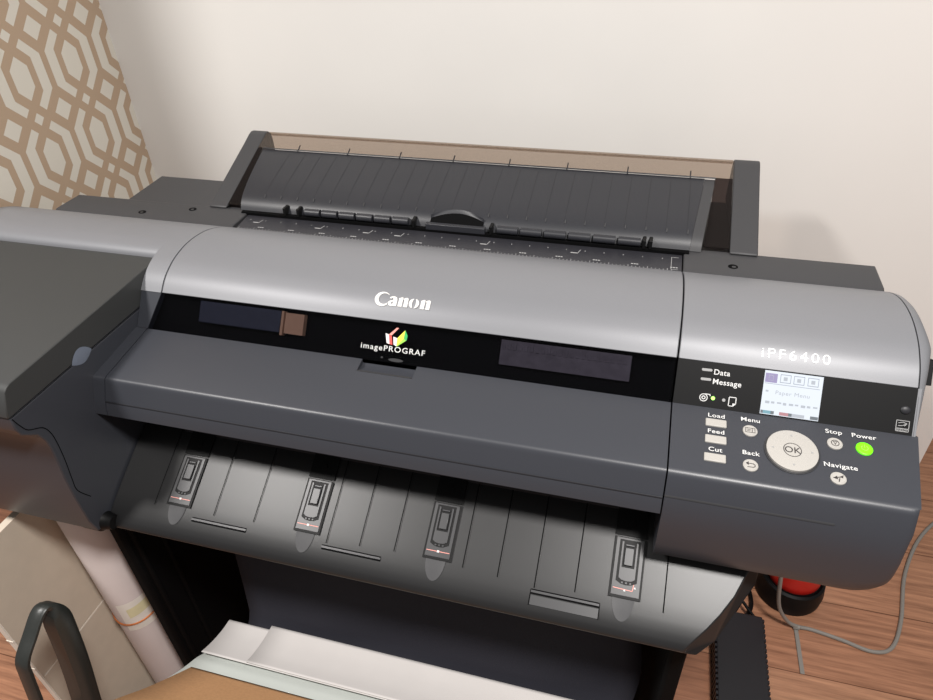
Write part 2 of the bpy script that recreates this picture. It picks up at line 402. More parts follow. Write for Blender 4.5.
# front panel below the window (with finger notch), rounded crease, visor
FT, FB = (.629, .9005), (.534, .888)
VIS = [(.536, .8883), (.5335, .8872), (.5315, .8850), (.530, .8815), (.5205, .862), (.516, .850), (.5135, .840), (.518, .836), (.60, .832)]
XV = -.6500
def fprof(yt): 
    zt = FB[1]+(FT[1]-FB[1])*(yt-FB[0])/(FT[0]-FB[0]); return [(yt, zt)]+VIS+[(.629, .84)]
bm = BM()
prism(bm, fprof(.629), XV, -.328); prism(bm, fprof(.629), -.254, XB)
mid = [(.629, .8945), (.622, .8925), (.6085, .8955), (.6075, .8977)]+VIS+[(.629, .84)]
prism(bm, mid, -.328, -.254)
fp = link('front_panel', bm, 'front', pr, smooth=32)
bm = BM(); box(bm, -.3275, -.2545, .6075, .6095, .894, .8982); link('notch_lip', bm, 'mid', fp)
bm = BM()
for xx0, xx1 in ((XV, XB),):
    prism(bm, [(.5192, .8605), (.5186, .8600), (.5183, .8590), (.5200, .8590)], xx0, xx1)
link('visor_line', bm, 'dark', fp)
# narrow wing between the left seam and the ink box
bm = BM(); prism(bm, fprof(.629), -.669, XV-.0018); link('front_wing', bm, 'front', pr, smooth=32)
bm = BM(); V = [sp(-.668, 0, -.001), sp(-.6513, 0, -.001), sp(XA-.0018, 1, -.001), sp(-.668, 1, -.001)]
lo = [bm.verts.new(v-sn*.01) for v in V]; hi = [bm.verts.new(v) for v in V]
face(bm, hi)
for i in range(4): face(bm, [lo[i], lo[(i+1) % 4], hi[(i+1) % 4], hi[i]])
link('strip_wing', bm, 'front', pr, smooth=0)

# right-hand control unit
bm = BM()
UX = XB+.0018
prof = [(.629, .9008), (.538, .8888), (.535, .8880), (.532, .8860), (.530, .8825), (.5215, .862), (.5155, .842), (.513, .82), (.513, .79), (.5142, .776), (.518, .7665), (.526, .762), (.56, .760), (.64, .760), (.66, .80), (.66, .88)]
def xend(y): return .298+(.312-.298)*max(0, min(1, (y-.534)/(.629-.534)))
secs = []
for s in [0, .3, .6, .75, .83, .88, .91, .94, .96, .975, .987, .995, 1.0]:
    sec = []
    for (y, z) in prof:
        xe = xend(y) if z > .86 else .2955
        x = UX+s*(xe-UX)
        dxr = x-(xe-.038)
        zb = .760
        if dxr > 0: zb = .760+.038-math.sqrt(max(0, .038**2-dxr**2))
        zz = z if z >= .84 else .84-(.84-z)*(.84-zb)/(.84-.760)
        # soft side edge
        d = max(0, x-(xe-.006)); yy = y
        if z < .887: yy = y+(.006-math.sqrt(max(0, .006**2-d*d)))*.8
        sec.append((x, yy, zz))
    secs.append(sec)
loft(bm, secs); cpn = link('control_unit', bm, 'front', pr, smooth=32)
bm = BM(); prism(bm, [(.5215, .8622), (.5208, .8614), (.5203, .8602), (.5225, .8602)], UX, .225); link('unit_line', bm, 'mid', cpn)
bm = BM(); stripslab(bm, UX, UX, .3055, -.003, 0); kp = link('display_strip', bm, 'black', pr, smooth=0)
bm = BM(); V = [sp(.3057, -.01, -.002), sp(.3092, -.01, -.002), sp(.3092, 1.0, -.002), sp(.3057, 1.0, -.002)]
lo = [bm.verts.new(v) for v in V]; hi = [bm.verts.new(v+sn*.0025) for v in V]; face(bm, hi)
for i in range(4): face(bm, [lo[i], lo[(i+1) % 4], hi[(i+1) % 4], hi[i]])
link('strip_rim', bm, 'silver', pr)
# screen
bm = BM(); LX0, LX1 = .152, .2125
obox(bm, sp(0, 0, 0), X, su, sn, (LX0, SL*.03, -.001), (LX1, SL*.985, .0006), 0)
scn = link('screen', bm, 'lcd', kp, smooth=0)
bm = BM()
def scr(x0, x1, t0, t1, mi):
    poly(bm, sp(LX0, 0, .0006), X, su, sn, [(x0, SL*t0), (x1, SL*t0), (x1, SL*t1), (x0, SL*t1)], .0003, mi)
scr(.001, .0135, .73, .93, 0)
for k, x in enumerate((.0165, .0305, .0450)):
    for (p, q, r, s) in ((x, x+.011, .92, .935), (x, x+.011, .75, .765), (x, x+.0006, .75, .935), (x+.0106, x+.0112, .75, .935)): scr(p, q, r, s, 1)
    scr(x+.0035, x+.0075, .80, .88, 2)
scr(.0045, .0095, .77, .78, 2); scr(.0045, .0050, .78, .89, 2); scr(.0090, .0095, .78, .89, 2); scr(.0045, .0095, .88, .89, 2)
scr(.001, .058, .70, .712, 1)
for k in range(9): scr(.004+k*.0062, .0085+k*.0062-.001*(k % 2), .27+.01*(k % 3), .325, 2)
scr(.003, .006, .52, .56, 2)
for x0, x1, mi in ((.0005, .003, 3), (.003, .011, 4), (.011, .0145, 3), (.0145, .020, 6), (.020, .0295, 5), (.0295, .033, 3), (.033, .046, 2), (.046, .052, 6), (.052, .060, 3)): scr(x0, x1, .045, .115, mi)
letters(bm, 'Paper Menu', sp(LX0+.013, .49, .0009), X, su, sn, .0062, .0003, 2, 0, 1.1, 1.1, 'LEFT')
link('screen_graphics', bm, ['lcd_purple', 'lcd_line', 'lcd_faint', 'lcd_grey', 'lcd_blue', 'lcd_red', 'lcd'], kp, smooth=0)
# strip lamps, icons and words
bm = BM()
for x, t in ((.0905, .825), (.0905, .615)):
    poly(bm, sp(x, t, 0), X, su, sn, [(-.0042+.0016*math.cos(a)-0, .0016*math.sin(a)) if math.cos(a) < 0 else (.0042+.0016*math.cos(a), .0016*math.sin(a)) for a in [math.radians(90+30*k) for k in range(12)]], .0006)
link('status_lamp', bm, 'dim', kp, smooth=0)
bm = BM(); letters(bm, 'Data', sp(.0978, .745, .0002), X, su, sn, .0086, .0003, 0, .012, 1.06, 1.03, 'LEFT'); letters(bm, 'Message', sp(.0978, .535, .0002), X, su, sn, .0086, .0003, 0, .012, 1.06, 1.03, 'LEFT')
link('strip_lettering', bm, 'white', kp, smooth=0)
bm = BM(); o = sp(.0905, .205, .0003)
ring(bm, o, X, su, sn, .0036, .0045, .0002); ring(bm, o, X, su, sn, .0012, .0022, .0002); stroke(bm, o, X, su, sn, [(.001, .0043), (.0068, .0043), (.0068, .0028)], .0009, .0002)
o = sp(.1215, .195, .0003); stroke(bm, o, X, su, sn, [(-.0035, -.0050), (-.0035, .0050), (.0040, .0050), (.0040, -.0022), (.0012, -.0050), (-.0035, -.0050)], .0009, .0002)
poly(bm, o, X, su, sn, [(.0040, -.0018), (.0008, -.0018), (.0008, -.0050)], .0002)
link('paper_icon', bm, 'white', kp, smooth=0)
bm = BM(); disc(bm, sp(.1008, .215, 0), X, su, sn, .0022, .0022, -.0002, .0007, 0, 18); link('lamp_lit', bm, 'led', kp)
bm = BM(); disc(bm, sp(.1125, .205, 0), X, su, sn, .0019, .0019, -.0002, .0006, 0, 18); link('lamp_unlit', bm, 'dim', kp)
bm = BM(); disc(bm, sp(.2965, .52, 0), X, su, sn, .0052, .0045, -.0002, .0012, 0, 26, .0008); link('sensor', bm, 'dark', kp)
bm = BM(); o = sp(.2955, .18, .0003)
for q in ([(-.0062, -.0058), (.0062, -.0058), (.0062, .0058), (-.0062, .0058), (-.0062, -.0058)], [(-.0062, -.0028), (.0062, -.0028)], [(-.004, .000), (.000, .0005), (.004, .0030)], [(-.004, .0030), (.0, .0042), (.004, .0030), (.002, .0005)]): stroke(bm, o, X, su, sn, q, .0007, .0002)
letters(bm, 'ENERGY', o+su*(-.0053), X, su, sn, .0030, .0002, 0, .01)
link('energy_mark', bm, 'dim', kp, smooth=0)

# keys on the sloping grey panel
gu, gn = slope(FB, (.629, .9008))
def gp(x, y, h=0.): return Vector((x, y, FB[1]+.0003+(.9008-FB[1])*(y-FB[0])/(.629-FB[0])))+gn*h
def key(name, shape, words, icon=None, m='button'):
    bm = BM(); shape(bm); o = link(name, bm, m, cpn, smooth=40, bevel=.0006 if 'bar' in name else 0)
    return o
bm0 = None
for x, y, w, yl in ((.1055, .6065, 'Load', .6135), (.1052, .5830, 'Feed', .5905), (.1045, .5580, 'Cut', .5655)):
    b_ = BM(); obox(b_, gp(x, y, 0), X, gu, gn, (-.0112, -.0053, -.001), (.0112, .0053, .002)); link('bar_button', b_, 'button', cpn, bevel=.0009, smooth=40)
    LBL = BM(); letters(LBL, w, gp(x+.0003, yl+.0012, .0005), X, gu, gn, .0080, .0003, 0, .012, 1.06, 1.13); link('key_lettering', LBL, 'white', cpn, smooth=0)
for x, y, w, xl, yl in ((.1412, .6045, 'Menu', .142, .6145), (.1403, .5575, 'Back', .141, .5680), (.2268, .6040, 'Stop', .2273, .6145), (.2555, .6030, 'Power', .257, .6140), (.2253, .5585, 'Navigate', .2292, .5690)):
    y -= .0022; rr = .0082 if w == 'Power' else .0077
    b_ = BM(); disc(b_, gp(x, y, 0), X, gu, gn, rr, rr, -.001, .0018, 0, 36); disc(b_, gp(x, y, 0), X, gu, gn, rr-.001, rr-.001, .001, .0021, 0, 36, 0)
    o = gp(x, y, .0021); ico = 1
    if w == 'Menu':
        for q in ([(-.0048, -.003), (.0048, -.003), (.0048, .003), (-.0048, .003), (-.0048, -.003)], [(.002, -.003), (.002, .003)], [(-.003, .001), (.0, .001)], [(-.003, -.001), (.0, -.001)]): stroke(b_, o, X, gu, gn, q, .0006, .0002, 1)
    if w == 'Back':
        stroke(b_, o, X, gu, gn, [(-.003, -.003), (.0025, -.003), (.0042, -.0018), (.0042, .0004), (.0025, .0016), (-.003, .0016)], .0008, .0002, 1); poly(b_, o, X, gu, gn, [(-.005, .0016), (-.002, .0040), (-.002, -.0008)], .0002, 1)
    if w == 'Stop':
        ring(b_, o, X, gu, gn, .0034, .0042, .0002, 1, 24); stroke(b_, o, X, gu, gn, [(-.0016, .002), (.0016, .002), (0, -.002), (-.0016, .002)], .0006, .0002, 1)
    if w == 'Power':
        ring(b_, o, X, gu, gn, .0027, .0036, .0002, 1, 20, math.radians(125), math.radians(415)); stroke(b_, o, X, gu, gn, [(0, .0008), (0, .0040)], .0008, .0002, 1)
    if w == 'Navigate':
        stroke(b_, o, X, gu, gn, [(-.0045, -.0005), (.0035, .0015)], .0010, .0002, 1); poly(b_, o, X, gu, gn, [(-.0055, -.001), (-.0015, .0022), (-.0008, -.0022)], .0002, 1)
        stroke(b_, o, X, gu, gn, [(0, -.0045), (.0008, -.001)], .0010, .0002, 1); poly(b_, o, X, gu, gn, [(.001, .0015), (.005, .004), (.004, 0)], .0002, 1)
    k = link('power_button' if w == 'Power' else 'round_button', b_, ['power' if w == 'Power' else 'button', 'lime' if w == 'Power' else 'ink_print'], cpn, smooth=40)
    if w == 'Power': k['label'] = 'round power button lit green'
    LBL = BM(); letters(LBL, w, gp(xl, yl+.0012, .0005), X, gu, gn, .0080, .0003, 0, .012, 1.06, 1.10); link('key_lettering', LBL, 'white', cpn, smooth=0)
bm = BM(); DC = gp(.1825, .5820, 0)
disc(bm, DC, X, gu, gn, .0278, .0288, -.001, .0012, 1, 64); disc(bm, DC, X, gu, gn, .0258, .0268, .0, .0042, 0, 64)
ring(bm, DC, X, gu, gn, .0084, .0092, .0044, 3, 40); letters(bm, 'OK', DC+gu*(-.0040), X, gu, gn, .0112, .0046, 3, .004, 1.02, .98)
for a in range(4):
    c, s = math.cos(a*math.pi/2), math.sin(a*math.pi/2); ax = X*c+gu*s; ay = gu*c-X*s
    poly(bm, DC+ax*.0195+gn*.0042, ay, ax, gn, [(-.0014, -.0009), (.0014, -.0009), (0, .0014)], .0003, 2)
link('navigation_dial', bm, ['button', 'mid', 'dim', 'ink_print'], cpn, smooth=40)

# ------------------------------------------------------------------ output tray
TL = -.6675
tray_prof = [(.625, .787), (.600, .776), (.576, .765), (.54, .7445), (.51, .7272), (.49, .7155), (.475, .7062), (.466, .6995), (.459, .6935), (.4545, .6875), (.4535, .6825), (.456, .679), (.475, .684), (.54, .715), (.625, .76)]
def trx(y): # the slanting right end
    P = [(.45, .101), (.455, .1065), (.477, .1295), (.503, .151), (.54, .169), (.625, .192)]
    for (a, b), (c, d) in zip(P, P[1:]):
        if y <= c: return b+(d-b)*(y-a)/(c-a)
    return P[-1][1]
bm = BM(); prism(bm, tray_prof, TL, [trx(y)+(.012 if i > 10 else 0) for i, (y, z) in enumerate(tray_prof)], nx=1)
tr = link('output_tray', bm, 'tray', pr, smooth=40, bevel=.0012)
tu, tn = slope((.454, .694), (.576, .765))
def tz(y): 
    P = sorted((p for p in tray_prof[:11]), key=lambda p: p[0])
    for (a, b), (c, d) in zip(P, P[1:]):
        if a <= y <= c: return b+(d-b)*(y-a)/(c-a)
    return P[-1][1]
def tp(x, y, h=0.): return Vector((x, y, tz(y)))+tn*h
for x, ya, yb in ((-.6035, .585, .483), (-.5115, .585, .484), (-.452, .585, .486), (-.3445, .585, .480), (-.2995, .585, .484), (-.253, .585, .486), (-.1625, .585, .484), (-.118, .585, .482), (-.072, .585, .479), (-.024, .585, .483), (.078, .575, .481)):
    bm = BM()
    for xx, w, mi, h in ((x, .0007, 0, .0004), (x+.0011, .0004, 1, .0008)):
        ys = [ya]+[q[0] for q in tray_prof[:10] if yb+.002 < q[0] < ya-.002]+[yb]
        A = [[bm.verts.new(tp(xx+d, y, hh)) for d, hh in ((-w, -.0005), (-w, h), (w, h), (w, -.0005))] for y in ys]
        for p_, q_ in zip(A, A[1:]):
            for i in range(3): face(bm, [p_[i], p_[i+1], q_[i+1], q_[i]], mi)
    link('tray_rib', bm, ['gap', 'tray'], tr, smooth=0)
for x0, x1 in ((-.541, -.459), (-.349, -.268), (-.075, .006)):
    bm = BM(); o = tp(0, .4775, .0002)
    for y0, y1, mi, h in ((-.001, .0005, 0, .0006), (-.0035, -.001, 1, .0014), (-.0055, -.0035, 0, .0005)): obox(bm, o, X, tu, tn, (x0, y0, -.002), (x1, y1, h), mi)
    if x0 > -.1:
        obox(bm, tp(0, .4775, 0), X, tu, tn, (x0, -.0175, -.004), (x1, -.006, -.0005), 1)
        obox(bm, tp(0, .4775, 0), X, tu, tn, (x0-.001, -.018, -.004), (x0, 0, .0004), 0); obox(bm, tp(0, .4775, 0), X, tu, tn, (x1, -.018, -.004), (x1+.001, 0, .0004), 0)
    link('tray_slot', bm, ['gap', 'mid'], tr, smooth=0)
# four sliding guide clips
for ci, (cx, sk) in enumerate(((-.5665, -.004), (-.3745, -.004), (-.1965, -.002), (.033, .0))):
    o = tp(cx, .5175, 0); ux = (X+tu*0).normalized(); sy = tu
    bm = BM()
    obox(bm, o, ux, sy, tn, (-.0185, -.036, -.001), (.0185, .034, .0022), 0)           # black surround
    obox(bm, o, ux, sy, tn, (-.0185, .036, -.001), (.0185, .068, .0022), 0)            # upper plate under the visor
    disc(bm, o+sy*.052, ux, sy, tn, .0038, .0045, 0, .0034, 0, 20)
    obox(bm, o, ux, sy, tn, (-.0160, -.0330, 0), (.0160, .0330, .0030), 1)             # grey face
    pts = [(-.0122, .031), (.0122, .031), (.0122, -.0172), (.006, -.0203), (0, -.0211), (-.006, -.0203), (-.0122, -.0172)]
    poly(bm, o+tn*.003, ux, sy, tn, pts, .0004, 0)
    pts = [(-.0094, .0285), (-.0074, .0285), (-.0074, -.0015), (.0074, -.0015), (.0074, .0285), (.0094, .0285), (.0094, -.0135), (.006, -.0158), (0, -.0166), (-.006, -.0158), (-.0094, -.0135)]
    poly(bm, o+tn*.0034, ux, sy, tn, pts, .0012, 1)
    for k in (-1, 0, 1): obox(bm, o+tn*.0034, ux, sy, tn, (k*.0048-.001, -.0196, 0), (k*.0048+.001, -.0178, .0008), 1)
    if ci < 3:
        stroke(bm, o+tn*.003, ux, sy, tn, [(-.0145, -.0262), (.0145, -.0262)], .0008, .0003, 2); poly(bm, o+tn*.0031, ux, sy, tn, [(-.0012, -.0275), (.0016, -.0275), (.0016, -.0248), (-.0012, -.0248)], .0003, 3)
    else:
        stroke(bm, o+tn*.003, ux, sy, tn, [(-.014, -.0255), (.008, -.0265), (.009, -.0190)], .0008, .0003, 2)
        for q in (-.001, .0105): poly(bm, o+tn*.0031, ux, sy, tn, [(q-.0014, -.028+.0045*(q > 0)), (q+.0014, -.028+.0045*(q > 0)), (q, -.0255+.0045*(q > 0))], .0003, 3)
    clip = link('guide_clip', bm, ['black', 'mid', 'pink', 'white'], pr, smooth=30)
    bm = BM(); obox(bm, o, ux, sy, tn, (-.0052, .001, .003), (.0052, .0215, .0062), 0); obox(bm, o, ux, sy, tn, (-.0052, .0235, .003), (.0052, .0258, .0054), 0)
    link('slider', bm, 'mid', clip, bevel=.0006)
    # half-round thumb scoop under the clip
    bm = BM()
    n = 14; rows = []
    for r_, h in ((1., .0008), (.9, .0006), (.6, .0004), (.3, .0003)):
        rows.append([bm.verts.new(tp(cx-.001+.0128*r_*math.cos(math.pi+math.pi*q/n), .4868+.0215*r_*math.sin(math.pi+math.pi*q/n)*(1 if r_ else 0), h)) for q in range(n+1)])
    for a, b in zip(rows, rows[1:]):
        for q in range(n): face(bm, [a[q], a[q+1], b[q+1], b[q]], 0)
    cc = bm.verts.new(tp(cx-.001, .4868, .0003))
    for q in range(n): face(bm, [rows[-1][q], rows[-1][q+1], cc], 0)
    link('thumb_scoop', bm, 'deck', clip, smooth=60)
# hinge barrel at the tray's left end
bm = BM()
secs = [[(x, .455+r*math.cos(2*math.pi*q/20), .692+r*math.sin(2*math.pi*q/20)) for q in range(20)] for x, r in ((-.700, .013), (-.697, .016), (-.672, .016), (-.669, .013), (-.655, .010))]
loft(bm, secs); link('tray_hinge', bm, 'black', pr)

# ------------------------------------------------------------------ ink tank box on the left
IX0, IX1 = -.990, -.669
bm = BM()
side = [(.711, .9655), (.432, .958), (.426, .956), (.421, .952), (.412, .930), (.4105, .9215), (.627, .9215), (.711, .9215)]
prism(bm, side, IX0, IX1); lidb = link('ink_tank_cover', bm, 'ink', pr, smooth=30, bevel=.0015)
bm = BM()
side2 = [(.711, .9203), (.627, .9203), (.4125, .9203), (.411, .905), (.414, .893), (.431, .878), (.436, .863), (.437, .849), (.436, .83), (.433, .80), (.432, .765), (.433, .715), (.438, .69), (.455, .683), (.60, .70), (.711, .72)]
prism(bm, side2, IX0, IX1); ik = link('ink_tank_box', bm, 'front', pr, smooth=40, bevel=.0015)
# panel joint lines on the side and finger recess
bm = BM()
def sideline(pts, w=.0012):
    for (a, b) in zip(pts, pts[1:]):
        a = Vector(a); b = Vector(b); d = (b-a).normalized(); nn = Vector((-d.y, d.x))*w/2
        q = [a+nn, a-nn, b-nn, b+nn]
        vs = [bm.verts.new((IX1+.0004, p.x, p.y)) for p in q]; face(bm, vs)
sideline(crom([(.4135, .9195), (.418, .905), (.424, .893), (.440, .882), (.446, .868), (.447, .849), (.445, .82), (.441, .79), (.440, .770), (.452, .745)], 4))
sideline([(.4125, .9209), (.711, .9209)], .0008)
link('box_joint', bm, 'gap', ik, smooth=0)
bm = BM()
pts = [(.512+.036*t, .9215+.0135*math.sin(math.pi*t)**.8) for t in [i/14 for i in range(15)]] + [(.548-.036*t, .9215-.0085*math.sin(math.pi*t)) for t in [i/14 for i in range(1, 14)]]
c = (.53, .923); vs = [bm.verts.new((IX1+.0006, y, z)) for y, z in pts]; vi = [bm.verts.new((IX1-.001+.0022, c[0]+(y-c[0])*.5, c[1]+(z-c[1])*.5)) for y, z in pts]
for i in range(len(vs)): face(bm, [vs[i], vs[(i+1) % len(vs)], vi[(i+1) % len(vs)], vi[i]])
face(bm, vi)
link('finger_recess', bm, 'leaf', ik, smooth=60)

# ------------------------------------------------------------------ ruler strip
bm = BM(); prism(bm, [(.855, .930), (.853, .9448), (.8955, .948), (.9, .946), (.9, .93)], -.632, .0572); ru = link('ruler', bm, 'rulerm', pr)
bm = BM()
RU = Vector((0, .0425, .0032)).normalized(); RN = X.cross(RU)
def rp(x, y): return Vector((x, y, .9448+(y-.853)*.0032/.0425+.0003))
k = 0; x = -.628
while x < .045:
    poly(bm, rp(x, .8535), X, RU, RN, [(-.0004, 0), (.0004, 0), (.0004, .004 if k % 5 else .006), (-.0004, .004 if k % 5 else .006)], .0001); k += 1; x += .01066/2
for i in range(13):
    x = -.591+i*.0532
    for j in range(3): poly(bm, rp(x-.0055+j*.0036, .8615), X, RU, RN, [(0, 0), (.0028, 0), (.0028, .0022), (0, .0022)], .0001)
x = -.620; k = 0
while x < .04:
    poly(bm, rp(x, .8815), X, RU, RN, [(-.0005, 0), (.0005, 0), (.0005, .0025), (-.0005, .0025)], .0001); x += .0271; k += 1
for x in (-.602, -.493, -.411, -.359, -.223, -.088):
    stroke(bm, rp(x, .876), X, RU, RN, [(-.009, .0), (-.002, 0)], .0022, .0001); stroke(bm, rp(x, .876), X, RU, RN, [(.000, -.0005), (.003, .0085)], .0010, .0001)
stroke(bm, rp(.049, .858), X, RU, RN, [(-.006, 0), (-.006, .03), (.003, .03)], .0007, .0001)
stroke(bm, rp(.049, .858), X, RU, RN, [(-.006, 0), (.003, 0)], .0007, .0001)
link('ruler_marks', bm, 'dim', ru, smooth=0)

# ------------------------------------------------------------------ roll feed: end brackets, paper guide, smoked lid
for x0, x1 in ((-.711, -.679), (.1205, .158)):
    bm = BM()
    pf = [(.9065, .9505), (.908, .9535), (1.050, 1.0105), (1.068, 1.0185), (1.077, 1.021), (1.084, 1.020), (1.091, 1.014), (1.094, 1.0), (1.094, .951)]
    prism(bm, pf, x0, x1); link('roll_bracket', bm, 'deck', pr, smooth=35, bevel=.004)
gprof = crom([(.905, .952), (.912, .962), (.925, .971), (.95, .981), (.98, .990), (1.01, .998), (1.039, 1.0045)], 4)
gin = [(1.040, 1.001), (1.0, .985), (.95, .965), (.915, .951)]
bm = BM()
def gx0(y): return -.650-.018*(y-.905)/.13
def gx1(y): return .066+.022*(y-.905)/.13*.6
full = gprof+gin
prism(bm, full, [gx0(y) for y, z in full], [gx1(y) for y, z in full], nx=2)
pg = link('paper_guide', bm, 'guide', pr, smooth=50)
bm = BM(); full2 = [(y, z-.001) for y, z in gprof]+gin
prism(bm, full2, [gx1(y)+.0002 for y, z in full2], [gx1(y)+.0155 for y, z in full2]); link('guide_end', bm, 'deck', pr, smooth=50)
bm = BM()
def gz(y):
    for (a, b), (c, d) in zip(gprof, gprof[1:]):
        if a <= y <= c: return b+(d-b)*(y-a)/(c-a)
x = -.612
while x < .06:
    ys = [.925, .945, .965, .985, 1.005, 1.030]
    L_ = [bm.verts.new((x-.0004, y, gz(y)+.0003)) for y in ys]; R_ = [bm.verts.new((x+.0004, y, gz(y)+.0003)) for y in ys]
    for i in range(len(ys)-1): face(bm, [L_[i], R_[i], R_[i+1], L_[i+1]], 0)
    poly(bm, Vector((x+.0016, .921, gz(.921)+.0002)), X, Vector((0, .82, .57)), Vector((0, -.57, .82)), [(-.0008, 0), (.0008, 0), (.0008, .006), (-.0008, .006)], .0008, 1)
    x += .0292
link('guide_ridge', bm, ['dark', 'deck'], pg, smooth=0)
# rows of little rollers, the dark slot in front and the pull grip
bm = BM(); box(bm, -.645, .066, .897, .912, .947, .952); link('feed_slot', bm, 'gap', pr)
for xs, xe, n in ((-.532, -.352, 6), (-.215, .000, 6)):
    for k in range(n):
        w = (xe-xs)/n; xa = xs+w*k+.0022; xb = xs+w*(k+1)-.0022
        bm = BM(); loft(bm, [[(xx, .9035+.0062*math.cos(2*math.pi*q/14), .9585+.0062*math.sin(2*math.pi*q/14)) for q in range(14)] for xx in (xa, xb)]); link('feed_roller', bm, 'guide', pr)
for xx in (-.565, -.541, -.345, -.222, .003, .012):
    bm = BM(); box(bm, xx-.0024, xx+.0024, .897, .912, .950, .965); link('roller_mount', bm, 'black', pr, bevel=.001)
bm = BM()
arc = [(-.320+.084*i/16, .9125+.009*math.sin(math.pi*i/16)) for i in range(17)]
a = [bm.verts.new((x, .9035, .959)) for x, y in arc]; b = [bm.verts.new((x, y, gz(y)+.0012)) for x, y in arc]; c_ = [bm.verts.new((x, y+.004*math.sin(math.pi*i/16), gz(min(1.03, y+.004))+.0035)) for i, (x, y) in enumerate(arc)]
for i in range(16):
    face(bm, [a[i], a[i+1], b[i+1], b[i]], 0); face(bm, [b[i], b[i+1], c_[i+1], c_[i]], 1)
link('pull_grip', bm, ['gap', 'guide'], pr, smooth=60)
bm = BM(); box(bm, -.325, -.231, .8965, .9045, .951, .961); link('grip_bar', bm, 'guide', pr, bevel=.001)
# smoked lid
bm = BM()
lp = [(1.040, 1.0075), (1.060, 1.0150), (1.076, 1.0205), (1.084, 1.0190), (1.090, 1.0120), (1.088, 1.0112), (1.083, 1.0170), (1.076, 1.0183), (1.060, 1.0128), (1.040, 1.0053)]
prism(bm, lp, -.678, .1195); link('smoked_lid', bm, 'lid', pr, smooth=50)
for xa, xb in (([-.6788]*4, [-.655, -.672, -.672, -.655]), ([.085, .0945, .0945, .085], [.1195]*4)):
    bm = BM(); prism(bm, [(.915, .9555), (1.04, 1.0065), (1.04, 1.0045), (.915, .9535)], xa, xb); link('lid_cheek', bm, 'cheek', pr, smooth=0)
bm = BM(); tube(bm, [(-.668, 1.0385, 1.0065), (.095, 1.0385, 1.0065)], .0010, 8, 0, 1)
for k in range(8):
    x = -.60+k*.094; tube(bm, [(x, 1.036, 1.0055), (x, 1.048, 1.0115)], .0010, 6, 0, 1)
link('lid_rim', bm, 'dark', pr)

# ------------------------------------------------------------------ stand and basket
for x0, x1 in ((-.737, -.690), (.107, .150)):
    bm = BM(); xc = (x0+x1)/2
    loft(bm, [[(x0+.004, y, z0), (x1-.004, y, z0), (x1, y, z0+.012), (x1-.012, y, z1), (x0+.012, y, z1), (x0, y, z0+.012)] for y, z0, z1 in ((.30, .03, .05), (.34, .03, .085), (1.05, .03, .085), (1.09, .03, .05))])
    ft = link('stand_foot', bm, 'black', pr, smooth=30, bevel=.004)
    bm = BM(); prism(bm, [(.485, .08), (.82, .08), (.82, .735), (.62, .735), (.60, .715), (.485, .66)], -.722 if xc < 0 else .096, -.700 if xc < 0 else .118); link('stand_upright', bm, 'gap', pr, bevel=.006)
    for y in (.35, 1.03):
        bm = BM(); loft(bm, [[(xx, y+.015*math.cos(2*math.pi*q/18), .015+.015*math.sin(2*math.pi*q/18)) for q in range(18)] for xx in (xc-.012, xc+.012)]); box(bm, xc-.006, xc+.006, y-.008, y+.008, .02, .04); link('caster', bm, 'black', ft)
bm = BM(); box(bm, -.705, .125, .78, .80, .12, .62); link('stand_crossbar', bm, 'black', pr, bevel=.005)
fab = crom([(.605, .695), (.580, .60), (.555, .52), (.530, .455), (.500, .405), (.455, .395), (.405, .425), (.340, .485), (.27, .56)], 4)
bm = BM()
def fx0(z, y): return -.592+.045*max(0, min(1, (.585-y)/.07))
rows = []
for i, (y, z) in enumerate(fab):
    xa = fx0(z, y); xb = .0735+.004*math.sin(i*.7)
    rows.append([(xa+(xb-xa)*k/24, y+.004*math.sin(k*.5+i*.2)*min(1, k/4), z+.002*math.sin(k*.8+i*.35)) for k in range(25)])
V = [[bm.verts.new(p) for p in r] for r in rows]
for a, b in zip(V, V[1:]):
    for k in range(24): face(bm, [a[k], a[k+1], b[k+1], b[k]])
fo = link('catch_basket', bm, 'fabric', pr, smooth=80); md = fo.modifiers.new('s', 'SOLIDIFY'); md.thickness = .0015; md.offset = -1
bm = BM(); tube(bm, [(-.53, .268, .553), (.06, .268, .553)], .009, 12, 0, 1); link('basket_rod', bm, 'black', pr)
for xs in (-.50, .03):
    bm = BM(); tube(bm, [(xs, .50, .37), (xs, .42, .385), (xs, .268, .553)], .008, 10, 0, 1); link('basket_arm', bm, 'black', pr)
for y in (.50, .545):
    bm = BM(); tube(bm, [(-.697, y, .68), (-.697, y, .09)], .005, 10, 0, 1); link('stand_rail', bm, 'gap', pr)

# ------------------------------------------------------------------ papers in the basket
def sheet(name, prof, x0, x1, m, label, cat, th=.0012, nx=12, group=None):
    prof = crom(prof, 4)
    a = x0 if callable(x0) else (lambda y: x0)
    bm = BM()
    V = [[bm.verts.new((a(y)+(x1-a(y))*k/nx, y, z)) for k in range(nx+1)] for y, z in prof]
    for p, q in zip(V, V[1:]):
        for k in range(nx): face(bm, [p[k], p[k+1], q[k+1], q[k]])
    o = link(name, bm, m, None, smooth=60); md = o.modifiers.new('s', 'SOLIDIFY'); md.thickness = th; md.offset = -1
    return tag(o, label, cat)
sheet('poster_board', [(.452, .420), (.430, .436), (.410, .4535), (.395, .4635), (.376, .477), (.351, .498), (.324, .5225), (.295, .552)], -.571, .062, 'paper2', 'greenish white board curving up under the brown sheet in the basket', 'board', .0025)
sheet('print_sheet', [(.491, .4270), (.469, .4305), (.444, .4395), (.421, .4515)], -.5705, .055, 'paper', 'lower white print sheet whose left end sticks out in the catch basket', 'paper', .0012)
